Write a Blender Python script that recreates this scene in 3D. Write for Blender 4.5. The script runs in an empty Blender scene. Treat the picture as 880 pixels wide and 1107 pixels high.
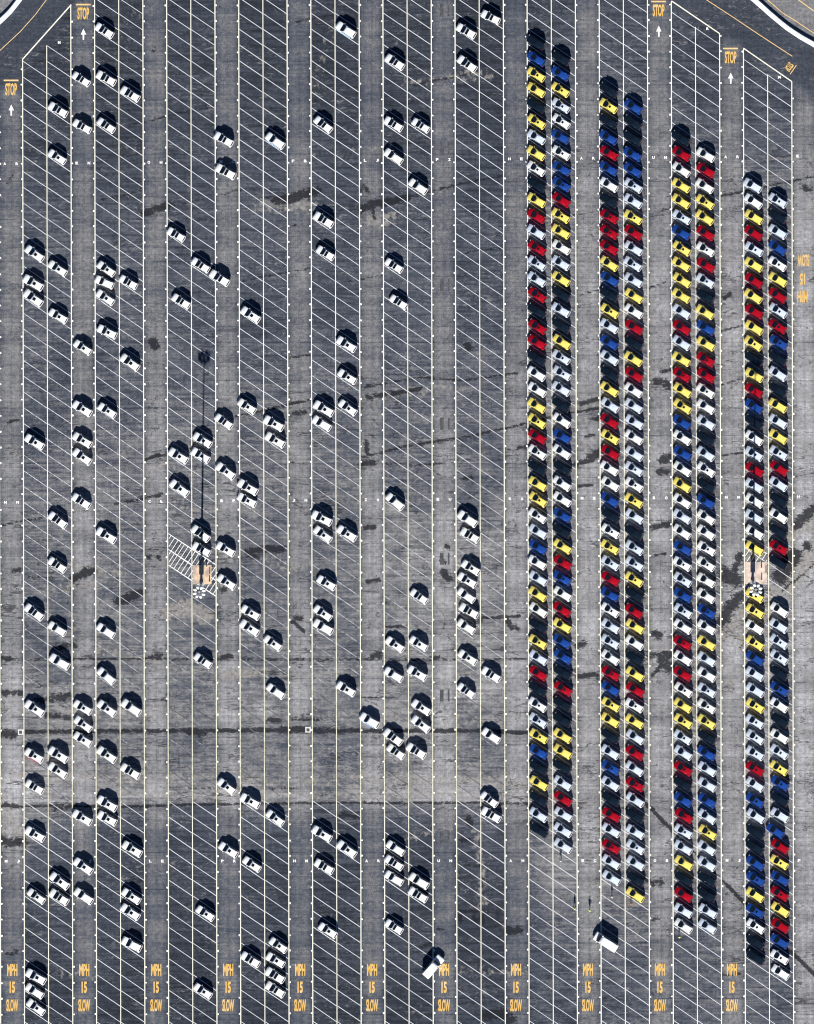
import bpy, math, random
import numpy as np
R = random.Random(7)
RNG = np.random.default_rng(11)
S = 0.2                                   # metres per photo pixel
CX, CY = 440.0, 553.5
def wx(px): return (px - CX) * S
def wy(py): return (CY - py) * S

scene = bpy.context.scene
COL = scene.collection

# ------------------------------------------------------------------ materials
def new_mat(name):
    m = bpy.data.materials.new(name); m.use_nodes = True
    return m, m.node_tree, m.node_tree.nodes['Principled BSDF']

class NB:
    """tiny node builder"""
    def __init__(s, nt): s.nt = nt
    def m(s, op, a, b=None, c=None, clamp=False):
        n = s.nt.nodes.new('ShaderNodeMath'); n.operation = op; n.use_clamp = clamp
        for i, v in enumerate((a, b, c)):
            if v is None: continue
            if isinstance(v, (int, float)): n.inputs[i].default_value = v
            else: s.nt.links.new(v, n.inputs[i])
        return n.outputs[0]
    def pos(s):
        return s.nt.nodes.new('ShaderNodeNewGeometry').outputs['Position']
    def objco(s):
        return s.nt.nodes.new('ShaderNodeTexCoord').outputs['Object']
    def sep(s, v):
        n = s.nt.nodes.new('ShaderNodeSeparateXYZ'); s.nt.links.new(v, n.inputs[0]); return n.outputs
    def mapped(s, v, scale, rot=0.0, loc=(0, 0, 0)):
        n = s.nt.nodes.new('ShaderNodeMapping')
        s.nt.links.new(v, n.inputs['Vector'])
        n.inputs['Scale'].default_value = scale; n.inputs['Rotation'].default_value = (0, 0, rot)
        n.inputs['Location'].default_value = loc
        return n.outputs[0]
    def noise(s, v, scale, detail=3, rough=0.55, dist=0.0):
        n = s.nt.nodes.new('ShaderNodeTexNoise')
        s.nt.links.new(v, n.inputs['Vector'])
        n.inputs['Scale'].default_value = scale; n.inputs['Detail'].default_value = detail
        n.inputs['Roughness'].default_value = rough; n.inputs['Distortion'].default_value = dist
        return n.outputs['Fac']
    def attr(s, name):
        n = s.nt.nodes.new('ShaderNodeAttribute'); n.attribute_name = name; return n.outputs['Fac']
    def smooth(s, v, a, b, lo=0.0, hi=1.0):
        n = s.nt.nodes.new('ShaderNodeMapRange'); n.interpolation_type = 'SMOOTHSTEP'
        s.nt.links.new(v, n.inputs['Value'])
        n.inputs['From Min'].default_value = a; n.inputs['From Max'].default_value = b
        n.inputs['To Min'].default_value = lo; n.inputs['To Max'].default_value = hi
        return n.outputs['Result']
    def mixc(s, f, a, b, mode='MIX'):
        n = s.nt.nodes.new('ShaderNodeMix'); n.data_type = 'RGBA'; n.blend_type = mode
        for k, v in ((0, f), (6, a), (7, b)):
            if isinstance(v, (int, float)): n.inputs[k].default_value = v
            elif isinstance(v, tuple): n.inputs[k].default_value = (*v, 1) if len(v) == 3 else v
            else: s.nt.links.new(v, n.inputs[k])
        return n.outputs[2]
    def grey(s, v, tint=(1, 1, 1)):
        n = s.nt.nodes.new('ShaderNodeCombineXYZ')
        for i in range(3): s.nt.links.new(s.m('MULTIPLY', v, tint[i]), n.inputs[i])
        return n.outputs[0]

PERIOD = 77.93 * S
X0 = 24.3
SKEW = 0.0020
def lx(k, py): return X0 + 77.93 * k + SKEW * py
PH = lambda k: 66.3 - 0.2 * k
PITCH = 17.03
ANG = math.atan2(17.03, 26.1)

def ground_material():
    m, nt, bs = new_mat('worn_asphalt'); nb = NB(nt)
    p = nb.pos(); x, y, z = nb.sep(p)[:3]
    # across-bay coordinate: 0..1 over one period, stalls 0..0.67, lane 0.67..1
    xs = nb.m('ADD', x, nb.m('MULTIPLY', y, SKEW))            # undo the lot's slight skew (y is up)
    base = (X0 + SKEW * CY - CX) * S
    t = nb.m('FRACT', nb.m('DIVIDE', nb.m('SUBTRACT', xs, base), PERIOD))
    lane_l = 52.2 / 77.93
    inl = nb.attr('lanezone')
    lane = nb.m('MULTIPLY', nb.m('GREATER_THAN', t, lane_l), inl)
    u = nb.m('DIVIDE', nb.m('SUBTRACT', t, lane_l), 1 - lane_l)
    def bump(c, w):
        return nb.m('MAXIMUM', nb.m('SUBTRACT', 1.0, nb.m('DIVIDE', nb.m('ABSOLUTE', nb.m('SUBTRACT', u, c)), w)), 0.0)
    tracks = nb.m('ADD', bump(0.36, 0.2), bump(0.68, 0.18))
    edge = nb.m('ADD', bump(0.02, 0.14), bump(0.98, 0.14))
    wear = nb.attr('wear'); dk = nb.attr('dark'); tn = nb.attr('tan'); rd = nb.attr('road')
    n_big = nb.noise(p, 0.035, 4, 0.6)
    n_mid = nb.noise(p, 0.22, 5, 0.65, 0.6)
    n_fin = nb.noise(p, 1.3, 4, 0.7)
    n_grn = nb.noise(p, 4.5, 2, 0.7)
    n_str = nb.noise(nb.mapped(p, (0.12, 1.5, 1), rot=ANG), 1.0, 4, 0.65)
    n_hor = nb.noise(nb.mapped(p, (0.05, 1.7, 1)), 1.0, 3, 0.6)
    n_ver = nb.noise(nb.mapped(p, (3.2, 0.05, 1)), 1.0, 2, 0.6)
    n_slab = nb.noise(nb.mapped(p, (0.16, 0.26, 1)), 1.0, 1, 0.3)
    # slab joints of the lanes: thin darker lines at an uneven spacing
    jy = nb.m('ADD', nb.m('DIVIDE', y, 2.9), nb.m('MULTIPLY', nb.noise(nb.mapped(p, (0.0, 0.18, 0)), 1.0, 1), 1.6))
    joint = nb.m('LESS_THAN', nb.m('ABSOLUTE', nb.m('SUBTRACT', nb.m('FRACT', jy), 0.5)), 0.028)
    gx = nb.m('LESS_THAN', nb.m('FRACT', nb.m('MULTIPLY', u, 6.0)), 0.12)
    gy = nb.m('LESS_THAN', nb.m('FRACT', nb.m('DIVIDE', y, 0.87)), 0.14)
    jamt = nb.m('MULTIPLY', joint, nb.smooth(n_mid, 0.38, 0.62))
    # albedo
    weary = nb.m('MULTIPLY', wear, nb.smooth(nb.m('ADD', nb.m('MULTIPLY', n_mid, 0.6), nb.m('MULTIPLY', n_big, 0.4)), 0.30, 0.66, 0.35, 1.3))
    stall = nb.m('ADD', 0.026, nb.m('MULTIPLY', weary, 0.19))
    stall = nb.m('MULTIPLY', stall, nb.smooth(n_str, 0.3, 0.7, 0.62, 1.38))
    lanev = nb.m('ADD', 0.088, nb.m('MULTIPLY', wear, 0.19))
    lanev = nb.m('MULTIPLY', lanev, nb.m('ADD', 0.88, nb.m('MULTIPLY', tracks, 0.24)))
    lanev = nb.m('MULTIPLY', lanev, nb.m('SUBTRACT', 1.0, nb.m('MULTIPLY', edge, 0.38)))
    lanev = nb.m('MULTIPLY', lanev, nb.m('SUBTRACT', 1.0, nb.m('MULTIPLY', nb.m('MAXIMUM', gx, gy), 0.12)))
    lanev = nb.m('MULTIPLY', lanev, nb.smooth(n_slab, 0.25, 0.75, 0.78, 1.22))
    v = nb.m('ADD', nb.m('MULTIPLY', lanev, lane), nb.m('MULTIPLY', stall, nb.m('SUBTRACT', 1.0, lane)))
    v = nb.m('MULTIPLY', v, nb.m('SUBTRACT', 1.0, nb.m('MULTIPLY', jamt, 0.42)))
    road = nb.m('ADD', 0.052, nb.m('MULTIPLY', rd, 0.12))
    onroad = nb.m('SUBTRACT', 1.0, inl)
    v = nb.m('ADD', nb.m('MULTIPLY', v, inl), nb.m('MULTIPLY', road, onroad))
    v = nb.m('MULTIPLY', v, nb.smooth(n_hor, 0.32, 0.68, 0.86, 1.14))
    v = nb.m('MULTIPLY', v, nb.smooth(n_ver, 0.3, 0.7, 0.92, 1.08))
    v = nb.m('MULTIPLY', v, nb.smooth(n_fin, 0.30, 0.70, 0.72, 1.28))
    v = nb.m('MULTIPLY', v, nb.smooth(n_grn, 0.28, 0.72, 0.76, 1.24))
    v = nb.m('MULTIPLY', v, nb.smooth(n_big, 0.3, 0.7, 0.85, 1.15))
    c = nb.mixc(nb.smooth(v, 0.03, 0.15), nb.grey(v, (0.80, 0.95, 1.26)), nb.grey(v, (1.0, 0.985, 0.99)))
    # pale spalled concrete
    tm = nb.smooth(nb.m('ADD', tn, nb.m('MULTIPLY', nb.m('SUBTRACT', nb.noise(p, 0.8, 4, 0.7), 0.5), 1.8)), 0.34, 0.62)
    c = nb.mixc(nb.m('MULTIPLY', tm, 0.75), c, nb.mixc(nb.smooth(n_fin, .3, .7), (0.15, 0.14, 0.125), (0.34, 0.315, 0.28)))
    # scuffs: small pale flecks gathered in the worn areas
    sc = nb.smooth(nb.m('ADD', nb.noise(nb.mapped(p, (.55, 1.5, 1), loc=(31, 7, 0)), 0.9, 6, 0.8, 1.2), nb.m('MULTIPLY', wear, 0.10)), 0.545, 0.68)
    sc = nb.m('MULTIPLY', sc, nb.smooth(nb.noise(nb.mapped(p, (1, 1.6, 1), loc=(5, 90, 0)), 0.07, 3, 0.6), 0.40, 0.56))
    c = nb.mixc(nb.m('MULTIPLY', sc, 0.6), c, (0.27, 0.26, 0.25))
    # fine broken cracks wandering across the slabs, mostly sideways
    def crack_lines(sx, sy, scl, wd, seed):
        n = nb.noise(nb.mapped(p, (sx, sy, 1), rot=0.12, loc=(seed, seed * 2, 0)), scl, 5, 0.62, .3)
        ln = nb.m('LESS_THAN', nb.m('ABSOLUTE', nb.m('SUBTRACT', n, 0.5)), wd)
        br = nb.smooth(nb.noise(nb.mapped(p, (.8, .8, 1), loc=(seed * 3, 1, 0)), 0.16, 4, 0.7), 0.46, 0.56)
        return nb.m('MULTIPLY', ln, br)
    cr = nb.m('MAXIMUM', crack_lines(.16, 1.0, .12, .0055, 3.0), crack_lines(.3, 1.0, .22, .0065, 17.0))
    cr = nb.m('MULTIPLY', cr, nb.smooth(wear, 0.08, 0.4))
    c = nb.mixc(nb.m('MULTIPLY', cr, 0.7), c, (0.02, 0.021, 0.026))
    # oil drips
    drip = nb.smooth(nb.noise(nb.mapped(p, (1, 1, 1), loc=(11, 53, 0)), 1.6, 2, 0.5), 0.66, 0.72)
    c = nb.mixc(nb.m('MULTIPLY', nb.m('MULTIPLY', drip, nb.m('SUBTRACT', 1.0, lane)), 0.5), c, (0.018, 0.019, 0.024))
    oil = nb.smooth(nb.noise(nb.mapped(p, (1, 1, 1), loc=(77, 13, 0)), 0.75, 2, 0.5), 0.70, 0.76)
    c = nb.mixc(nb.m('MULTIPLY', oil, 0.7), c, (0.022, 0.023, 0.028))
    # tar patches and cracks
    dm = nb.smooth(nb.m('ADD', dk, nb.m('MULTIPLY', nb.m('SUBTRACT', nb.noise(nb.mapped(p, (.8, 1.3, 1)), 1.1, 6, 0.82, .8), 0.5), 2.6)), 0.50, 0.66)
    c = nb.mixc(nb.m('MULTIPLY', dm, 0.9), c, (0.012, 0.013, 0.017))
    nt.links.new(c, bs.inputs['Base Color'])
    bs.inputs['Roughness'].default_value = 0.95
    bs.inputs['Specular IOR Level'].default_value = 0.15
    return m

def paint_material(name, col, wornto=(0.06, 0.062, 0.07), amt=1.0):
    m, nt, bs = new_mat(name); nb = NB(nt); p = nb.pos()
    fade = nb.attr('fade')
    n = nb.noise(p, 1.8, 4, 0.75)
    n2 = nb.noise(p, 0.22, 2, 0.5)
    k = nb.m('ADD', nb.m('MULTIPLY', n, 0.75), nb.m('MULTIPLY', n2, 0.25))
    k = nb.m('ADD', k, nb.m('MULTIPLY', fade, 0.42))
    w = nb.m('MULTIPLY', nb.smooth(k, 0.50, 0.74), amt)
    c = nb.mixc(w, col, wornto)
    nt.links.new(c, bs.inputs['Base Color']); bs.inputs['Roughness'].default_value = 0.8
    bs.inputs['Specular IOR Level'].default_value = 0.2
    return m

def noisy_mat(name, c1, c2, scale=1.5, rough=0.8, metallic=0.0):
    m, nt, bs = new_mat(name); nb = NB(nt); p = nb.objco()
    c = nb.mixc(nb.smooth(nb.noise(p, scale, 4, 0.65), 0.3, 0.7), c1, c2)
    nt.links.new(c, bs.inputs['Base Color']); bs.inputs['Roughness'].default_value = rough
    bs.inputs['Metallic'].default_value = metallic
    return m

def car_paint(name, col, metallic=0.0, rough=0.35, coat=0.6):
    m, nt, bs = new_mat(name); nb = NB(nt); p = nb.pos()
    c = nb.mixc(nb.smooth(nb.noise(p, 0.9, 4, 0.7), 0.35, 0.75), col, tuple(v * 0.86 for v in col))
    nt.links.new(c, bs.inputs['Base Color'])
    bs.inputs['Metallic'].default_value = metallic
    bs.inputs['Roughness'].default_value = rough
    bs.inputs['Coat Weight'].default_value = coat; bs.inputs['Coat Roughness'].default_value = 0.08
    return m

def glass_mat(name, col, rough=0.12):
    m, nt, bs = new_mat(name); nb = NB(nt)
    c = nb.mixc(nb.noise(nb.objco(), 2.0, 2), col, tuple(v * 0.5 for v in col))
    nt.links.new(c, bs.inputs['Base Color'])
    bs.inputs['Roughness'].default_value = rough; bs.inputs['Specular IOR Level'].default_value = 0.5
    return m

M_ground = ground_material()
M_white = paint_material('white_line_paint', (0.66, 0.67, 0.68), wornto=(0.05, 0.055, 0.07))
M_edge = paint_material('edge_line_paint', (0.80, 0.77, 0.62), wornto=(0.42, 0.38, 0.24), amt=0.75)
M_dot = paint_material('marker_paint', (0.85, 0.82, 0.75), amt=0.3)
M_yel = paint_material('yellow_road_paint', (0.74, 0.50, 0.22), wornto=(0.3, 0.25, 0.2), amt=1.0)
M_text = paint_material('amber_letter_paint', (0.70, 0.40, 0.07), wornto=(0.62, 0.55, 0.40), amt=0.95)
M_arrow = paint_material('arrow_paint', (0.85, 0.83, 0.78), amt=0.25)
M_conc = noisy_mat('pale_concrete', (0.72, 0.72, 0.70), (0.55, 0.55, 0.54), 0.6)
M_pad = noisy_mat('tan_concrete', (0.72, 0.50, 0.32), (0.34, 0.27, 0.22), 0.75)
M_pad2 = noisy_mat('pink_concrete', (0.70, 0.54, 0.43), (0.38, 0.32, 0.28), 0.75)
M_glass = glass_mat('tinted_windshield', (0.012, 0.02, 0.03))
M_glass2 = glass_mat('black_side_glass', (0.006, 0.008, 0.012))
M_roofglass = glass_mat('sunroof_glass', (0.004, 0.005, 0.008), 0.3)
M_tyre = noisy_mat('black_tyre', (0.02, 0.02, 0.02), (0.03, 0.03, 0.03))
M_trim = noisy_mat('black_trim', (0.02, 0.02, 0.022), (0.03, 0.03, 0.03))
M_galv = noisy_mat('galvanised_steel', (0.42, 0.43, 0.44), (0.32, 0.33, 0.34), 3, 0.5, 0.3)
M_lampw = noisy_mat('white_lamp_housing', (0.85, 0.85, 0.82), (0.72, 0.72, 0.68), 3, 0.5)
M_iron = noisy_mat('rusty_iron', (0.05, 0.04, 0.035), (0.09, 0.06, 0.05), 6)
M_boll = noisy_mat('bollard_paint', (0.75, 0.62, 0.25), (0.6, 0.5, 0.3), 5)
PAINT = {
 'white': car_paint('white_car_paint', (0.84, 0.84, 0.82), 0, 0.4, 0.3),
 'cream': car_paint('cream_white_car_paint', (0.82, 0.82, 0.76), 0, 0.4, 0.3),
 'silver': car_paint('silver_blue_car_paint', (0.65, 0.71, 0.79), 0.1, 0.4, 0.3),
 'yellow': car_paint('yellow_car_paint', (0.84, 0.68, 0.14), 0, 0.4, 0.2),
 'red': car_paint('red_car_paint', (0.62, 0.003, 0.02), 0.55, 0.36, 0.1),
 'blue': car_paint('blue_car_paint', (0.03, 0.13, 0.56), 0.7, 0.34, 0.1),
 'black': car_paint('navy_black_car_paint', (0.005, 0.012, 0.022), 0.1, 0.25, 0.5),
}

# ------------------------------------------------------------------ object helpers
def make_mesh(name, verts, faces, mats, fmat=None, smooth=False):
    me = bpy.data.meshes.new(name)
    me.from_pydata([tuple(v) for v in verts], [], faces)
    for m in mats: me.materials.append(m)
    if fmat is not None:
        me.polygons.foreach_set('material_index', fmat)
    if smooth: me.polygons.foreach_set('use_smooth', [True] * len(me.polygons))
    me.update()
    return me
def link(name, data, parent=None, **props):
    o = bpy.data.objects.new(name, data); COL.objects.link(o)
    if parent: o.parent = parent
    for k, v in props.items(): o[k] = v
    return o

class Geo:
    def __init__(s): s.v = []; s.f = []; s.m = []; s.fd = []
    def add(s, vs, fs, mi=0, fade=0.0):
        b = len(s.v); s.v += [tuple(v) for v in vs]
        s.f += [tuple(b + i for i in f) for f in fs]; s.m += [mi] * len(fs); s.fd += [fade] * len(vs)
    def box(s, x0, x1, y0, y1, z0, z1, mi=0):
        vs = [(x, y, z) for z in (z0, z1) for x, y in ((x0, y0), (x1, y0), (x1, y1), (x0, y1))]
        s.add(vs, [(3, 2, 1, 0), (4, 5, 6, 7), (0, 1, 5, 4), (1, 2, 6, 5), (2, 3, 7, 6), (3, 0, 4, 7)], mi)
    def tube(s, pts, rads, n=12, mi=0, cap=True):
        """pts along an arbitrary line"""
        import mathutils as mu
        rings = []
        P = [mu.Vector(p) for p in pts]
        for i, p in enumerate(P):
            d = (P[min(i + 1, len(P) - 1)] - P[max(i - 1, 0)]).normalized()
            a = d.orthogonal().normalized(); b = d.cross(a)
            rings.append([p + (a * math.cos(q) + b * math.sin(q)) * rads[i] for q in [2 * math.pi * k / n for k in range(n)]])
        vs = [v for r in rings for v in r]; fs = []
        for i in range(len(P) - 1):
            for k in range(n):
                fs.append((i * n + k, i * n + (k + 1) % n, (i + 1) * n + (k + 1) % n, (i + 1) * n + k))
        if cap: fs.append(tuple(range(n - 1, -1, -1))); fs.append(tuple((len(P) - 1) * n + k for k in range(n)))
        s.add(vs, fs, mi)
    def mesh(s, name, mats, smooth=False):
        me = make_mesh(name, s.v, s.f, mats, s.m, smooth)
        at = me.attributes.new('fade', 'FLOAT', 'POINT'); at.data.foreach_set('value', s.fd)
        return me

# ------------------------------------------------------------------ wear maps of the ground
def sstep(a, b, v):
    t = np.clip((v - a) / (b - a), 0, 1); return t * t * (3 - 2 * t)
def seg_dist(PX, PY, a, b):
    ax, ay = a; bx, by = b; dx, dy = bx - ax, by - ay
    t = np.clip(((PX - ax) * dx + (PY - ay) * dy) / (dx * dx + dy * dy + 1e-9), 0, 1)
    return np.hypot(PX - ax - t * dx, PY - ay - t * dy)
# barrier curves (photo pixels) and road lines
BAR_L = [(-140, 120), (-60, 72), (-28, 46), (-8, 29), (0, 21.7), (10, 12), (19.5, 0), (38, -26), (60, -70)]
BAR_R = [(700, -110), (745, -62), (782, -29), (816, -1), (834, 15), (851, 29), (866, 39), (880, 47), (905, 62), (960, 92), (1050, 130)]

CRACKS = [  # points, half width px, strength
 ([(140,135),(160,131),(183,125),(215,118),(225,117)], 1.6, .75),
 ([(45,230),(75,226)], 1.5, .6), ([(108,216),(135,211),(155,204)], 1.8, .75),
 ([(156,231),(165,228),(182,222)], 5, .95), ([(182,224),(225,214),(262,205)], 1.5, .7),
 ([(298,217),(310,215),(322,212),(343,206)], 5.5, 1.0), ([(270,208),(298,217)], 1.6, .7), ([(390,206),(394,200),(398,208)],3,.8),
 ([(320,24),(335,20),(360,17)], 1.8, .8), ([(391,226),(402,221),(415,219),(440,213)], 5, 1.0), ([(402,221),(405,236)],2.5,.8),
 ([(440,213),(470,206),(500,198),(545,190)], 1.9, .8), ([(445,93),(470,87),(490,84),(510,78)], 1.8, .75),
 ([(165,55),(168,53)], 2.5, .8), ([(8,198),(14,190)], 2.2, .8),
 ([(258,305),(285,299),(335,290)], 1.4, .8), ([(370,306),(415,297)], 1.5, .7), ([(500,275),(520,270),(545,268)], 1.8, .7),
 ([(165,370),(168,374)], 5.5, 1.0), ([(80,372),(84,370)],1.5,.6), ([(310,387),(335,384)], 1.6, .85), ([(315,245),(320,243)],1.8,.8),
 ([(0,315),(20,311)],1.2,.6), ([(505,374),(507,376)], 4.5, .95),
 ([(255,450),(285,444),(300,440),(335,432)], 1.8, .9), ([(395,419),(430,412),(455,408),(500,411),(560,403)], 1.7, .8),
 ([(398,429),(402,431)], 3, 1.), ([(405,428),(430,425),(455,420)], 2.8, .95), ([(395,417),(420,414)],1.6,.8),
 ([(392,494),(410,490),(440,482),(485,475),(505,472),(560,460),(620,445)], 1.8, .85), ([(396,478),(397,490)], 3, 1.),
 ([(392,501),(404,500)], 3.5, 1.), ([(418,502),(426,501),(445,503),(480,501)], 1.9, .7), ([(405,570),(395,571)], 2.8, 1.),
 ([(8,457),(20,454)],2.2,.8),
 ([(0,568),(25,563),(45,560)], 1.5, .85), ([(75,554),(95,552)], 1.3, .6), ([(125,545),(155,539),(175,534)], 1.7, .9), ([(158,497),(168,493),(180,491)], 2.1, .95),
 ([(168,536),(173,534)],2.8,.9), ([(160,594),(182,592)],1.2,.8), ([(160,603),(163,603)],2.8,.95), ([(171,603),(172,604)],2.8,.95),
 ([(80,625),(90,620),(100,617)], 5, 1.), ([(30,624),(60,625)], 2.2, .65), ([(127,651),(140,646),(152,640)], 5, 1.),
 ([(16,617),(22,616)], 3.5, .9), ([(30,467),(40,457)],1.3,.6),
 ([(268,596),(285,594),(305,593)], 4.5, .95), ([(270,600),(276,601)], 4.5, .95), ([(318,447),(330,446)], 2.8, .9), ([(312,500),(320,499)],1.5,.8),
 ([(210,638),(212,639)], 4, .9), ([(240,638),(243,637)], 3.6, 1), ([(320,668),(325,669)], 4, .9), ([(316,672),(328,682)], 2.6, .9),
 ([(480,620),(484,625)], 5, 1.), ([(483,590),(486,592)],3,.9), ([(477,605),(480,608)],3,.9), ([(396,629),(410,627)],2.7,.95), ([(500,518),(510,516)],2.6,.85),
 ([(0,712),(10,712)], 3, 1), ([(0,713),(60,713),(130,712),(200,713),(300,713),(420,713),(530,713),(570,712)], 1.4, .9),
 ([(60,700),(80,697)], 5, .8), ([(160,711),(175,708)], 2.6, .9), ([(240,710),(250,709)], 3, .95), ([(403,709),(410,707)], 4.5, .95), ([(465,711),(475,710)], 2.6, .9),
 ([(415,678),(440,677)], 2, .85), ([(5,749),(8,749)],4,.95), ([(15,749),(22,749)],3.5,.95),
 ([(40,757),(75,752)], 5, .8), ([(55,755),(75,752)],5,.85), ([(50,774),(75,776)],4,.8),
 ([(160,756),(180,757)],1.3,.7), ([(390,754),(415,754),(430,755)],1.4,.7),
 ([(0,791),(12,793),(22,792),(50,791),(90,791),(140,790),(200,790),(235,790),(300,789),(333,789),(360,790),(420,790),(470,790),(520,790),(570,792)], 2.6, 1.0),
 ([(0,793),(15,794)], 5, 1.), ([(205,791),(222,792)], 4, 1), ([(305,789),(333,789)], 4.2, 1.), ([(335,790),(350,791)],3,.9),
 ([(0,872),(60,871),(140,872),(200,870),(280,869),(360,868),(440,868),(520,868),(570,869)], 1.7, .9),
 ([(5,870),(20,872)],3,.9), ([(200,853),(230,852),(300,853),(320,852)], 1.4, .7), ([(290,778),(302,779)],2.8,.9), ([(315,777),(345,778)],2.2,.85),
 ([(0,908),(12,912),(24,910)], 6, .95), ([(8,1032),(18,1029)], 3, .8), ([(60,875),(75,872)],4,.8), ([(370,880),(385,884)],5,.8),
 ([(506,883),(508,890)], 3.6, 1.), ([(500,908),(506,908)],3.5,.9), ([(495,985),(520,985)], 2.2, .85), ([(497,990),(498,996)], 3, .95), ([(512,990),(514,996)],3,.95), ([(521,988),(522,998)],2.8,.95),
 ([(520,930),(522,970)],2,.7), ([(505,937),(520,935)],2.2,.7),
 ([(548,1006),(562,1005)], 4.5, 1.), ([(525,1097),(545,1096),(552,1102)], 7, .9), ([(455,1024),(467,1020)],2.5,.85), ([(473,1004),(479,1005)],2,.8),
 ([(520,668),(545,667),(562,666)],2,.9), ([(549,672),(553,678)],3.5,1.), ([(556,676),(560,680)],2.5,.9),
 ([(560,485),(570,483)],2.4,.9), ([(545,487),(570,483)],1.4,.7),
 ([(598,238),(622,232)],1.5,.6), ([(626,319),(650,312)],1.4,.9), ([(700,312),(720,305)],1.5,.8),
 ([(628,436),(645,432)],3,1.), ([(625,445),(650,441)],2,.95), ([(641,453),(646,452)],3,.9), ([(632,472),(642,470)],2,.8),
 ([(622,502),(640,497),(650,488)], 3, 1.), ([(638,494),(650,488)], 5, 1), ([(625,526),(640,524)],2,.9),
 ([(624,698),(632,696)],4,.95), ([(624,731),(632,731),(645,729)],3,1.), ([(715,275),(726,273)],1.2,.6),
 ([(700,235),(745,227)],1.3,.7), ([(715,228),(726,224)],1.4,.8), ([(780,212),(803,207)],1.8,.85), ([(803,207),(870,193),(885,190)],1.6,.8), ([(870,203),(876,205)],4,.9),
 ([(782,322),(790,318)],3,.9), ([(780,358),(803,352)],1.5,.85), ([(780,416),(803,409)],1.5,.85), ([(716,402),(726,400)],3,.9), ([(710,412),(722,416)],5,.95),
 ([(715,497),(724,494)],5,1.), ([(712,510),(722,510)],3.5,1.), ([(706,570),(726,566)],4,.95), ([(708,600),(720,598)],1.6,.9), ([(780,492),(803,490)],1.6,.85),
 ([(786,622),(794,626)], 9, 1.1), ([(800,645),(790,655),(783,668),(779,672)], 6.5, 1.1), ([(793,617),(800,600)],5,.9),
 ([(855,602),(850,612),(843,622)], 9, 1.1), ([(858,608),(862,598)],5,1.), ([(861,568),(868,560),(880,550)],6,1.), ([(872,589),(874,592)],5,1.),
 ([(858,630),(880,610)],1.4,.9), ([(845,640),(858,628)],1.6,.9), ([(800,700),(830,665)],1.2,.7),
 ([(708,684),(712,687)],4.5,1.), ([(700,710),(726,705)],3,.9), ([(705,730),(726,708)],2.4,1.), ([(715,712),(722,722)],6,.95),
 ([(690,862),(706,876),(716,887),(728,899)], 2.2, 1.1), ([(728,899),(786,957)],1.4,.8), ([(786,957),(797,968),(806,978)], 2.1, 1.1), ([(806,978),(852,1026)],1.5,.8),
 ([(852,1026),(865,1038),(885,1058)], 2.2, 1.1), ([(706,955),(715,953)],4.5,.85), ([(698,950),(712,957)],3,.8), ([(705,996),(712,994)],3,.8),
 ([(780,1054),(800,1053)],1.8,.8),
]
PALES = [
 ([(395,240),(425,236)], 9, .55), ([(280,222),(340,224)], 9, .5), ([(135,20),(150,15)], 6, .3), ([(440,90),(520,82)], 6, .45), ([(500,78),(530,83)],5,.55),
 ([(340,95),(360,30)], 7, .35), ([(260,450),(330,436)], 7, .4), ([(395,430),(480,418)], 8, .42), ([(160,510),(180,500)],7,.45),
 ([(182,662),(205,657),(222,667)], 8, .95), ([(60,612),(130,620)], 7, .5), ([(48,640),(105,630)],5,.55), ([(100,700),(175,716)], 6, .5), ([(285,600),(320,620)], 10, .42),
 ([(245,730),(262,728),(290,726)], 7, .62), ([(190,725),(240,724)], 5, .4), ([(300,730),(400,726)], 7, .4), ([(0,790),(120,788)],8,.4),
 ([(0,838),(570,850)], 11, .42), ([(120,858),(570,860)], 5, .5), ([(380,842),(570,846)], 10, .5), ([(0,768),(570,780)], 10, .38), ([(0,862),(24,905)], 14, .5), ([(380,660),(520,650)], 9, .32), ([(290,605),(340,612)], 8,.4),
 ([(55,1050),(100,1056)], 5, .4), ([(500,1050),(570,1052)], 6, .4), ([(515,900),(520,940),(522,985)], 8, .45), ([(640,955),(700,960)], 8, .38), ([(440,905),(490,895)], 6, .42),
 ([(885,590),(862,620),(840,650),(805,690)], 12, .75), ([(868,575),(880,565)],8,.6), ([(780,690),(803,665)],9,.65), ([(852,585),(858,575)],5,.7), ([(803,720),(785,745)],8,.4),
 ([(622,440),(650,436)],6,.55), ([(700,1040),(720,1050)],6,.3), ([(375,165),(425,158)],5,.35), ([(560,600),(620,600)],8,.25),
 ([(90,350),(140,362)], 7, .35), ([(240,630),(247,640)],5,.5), ([(190,545),(225,555)],8,.45),
]
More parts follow.
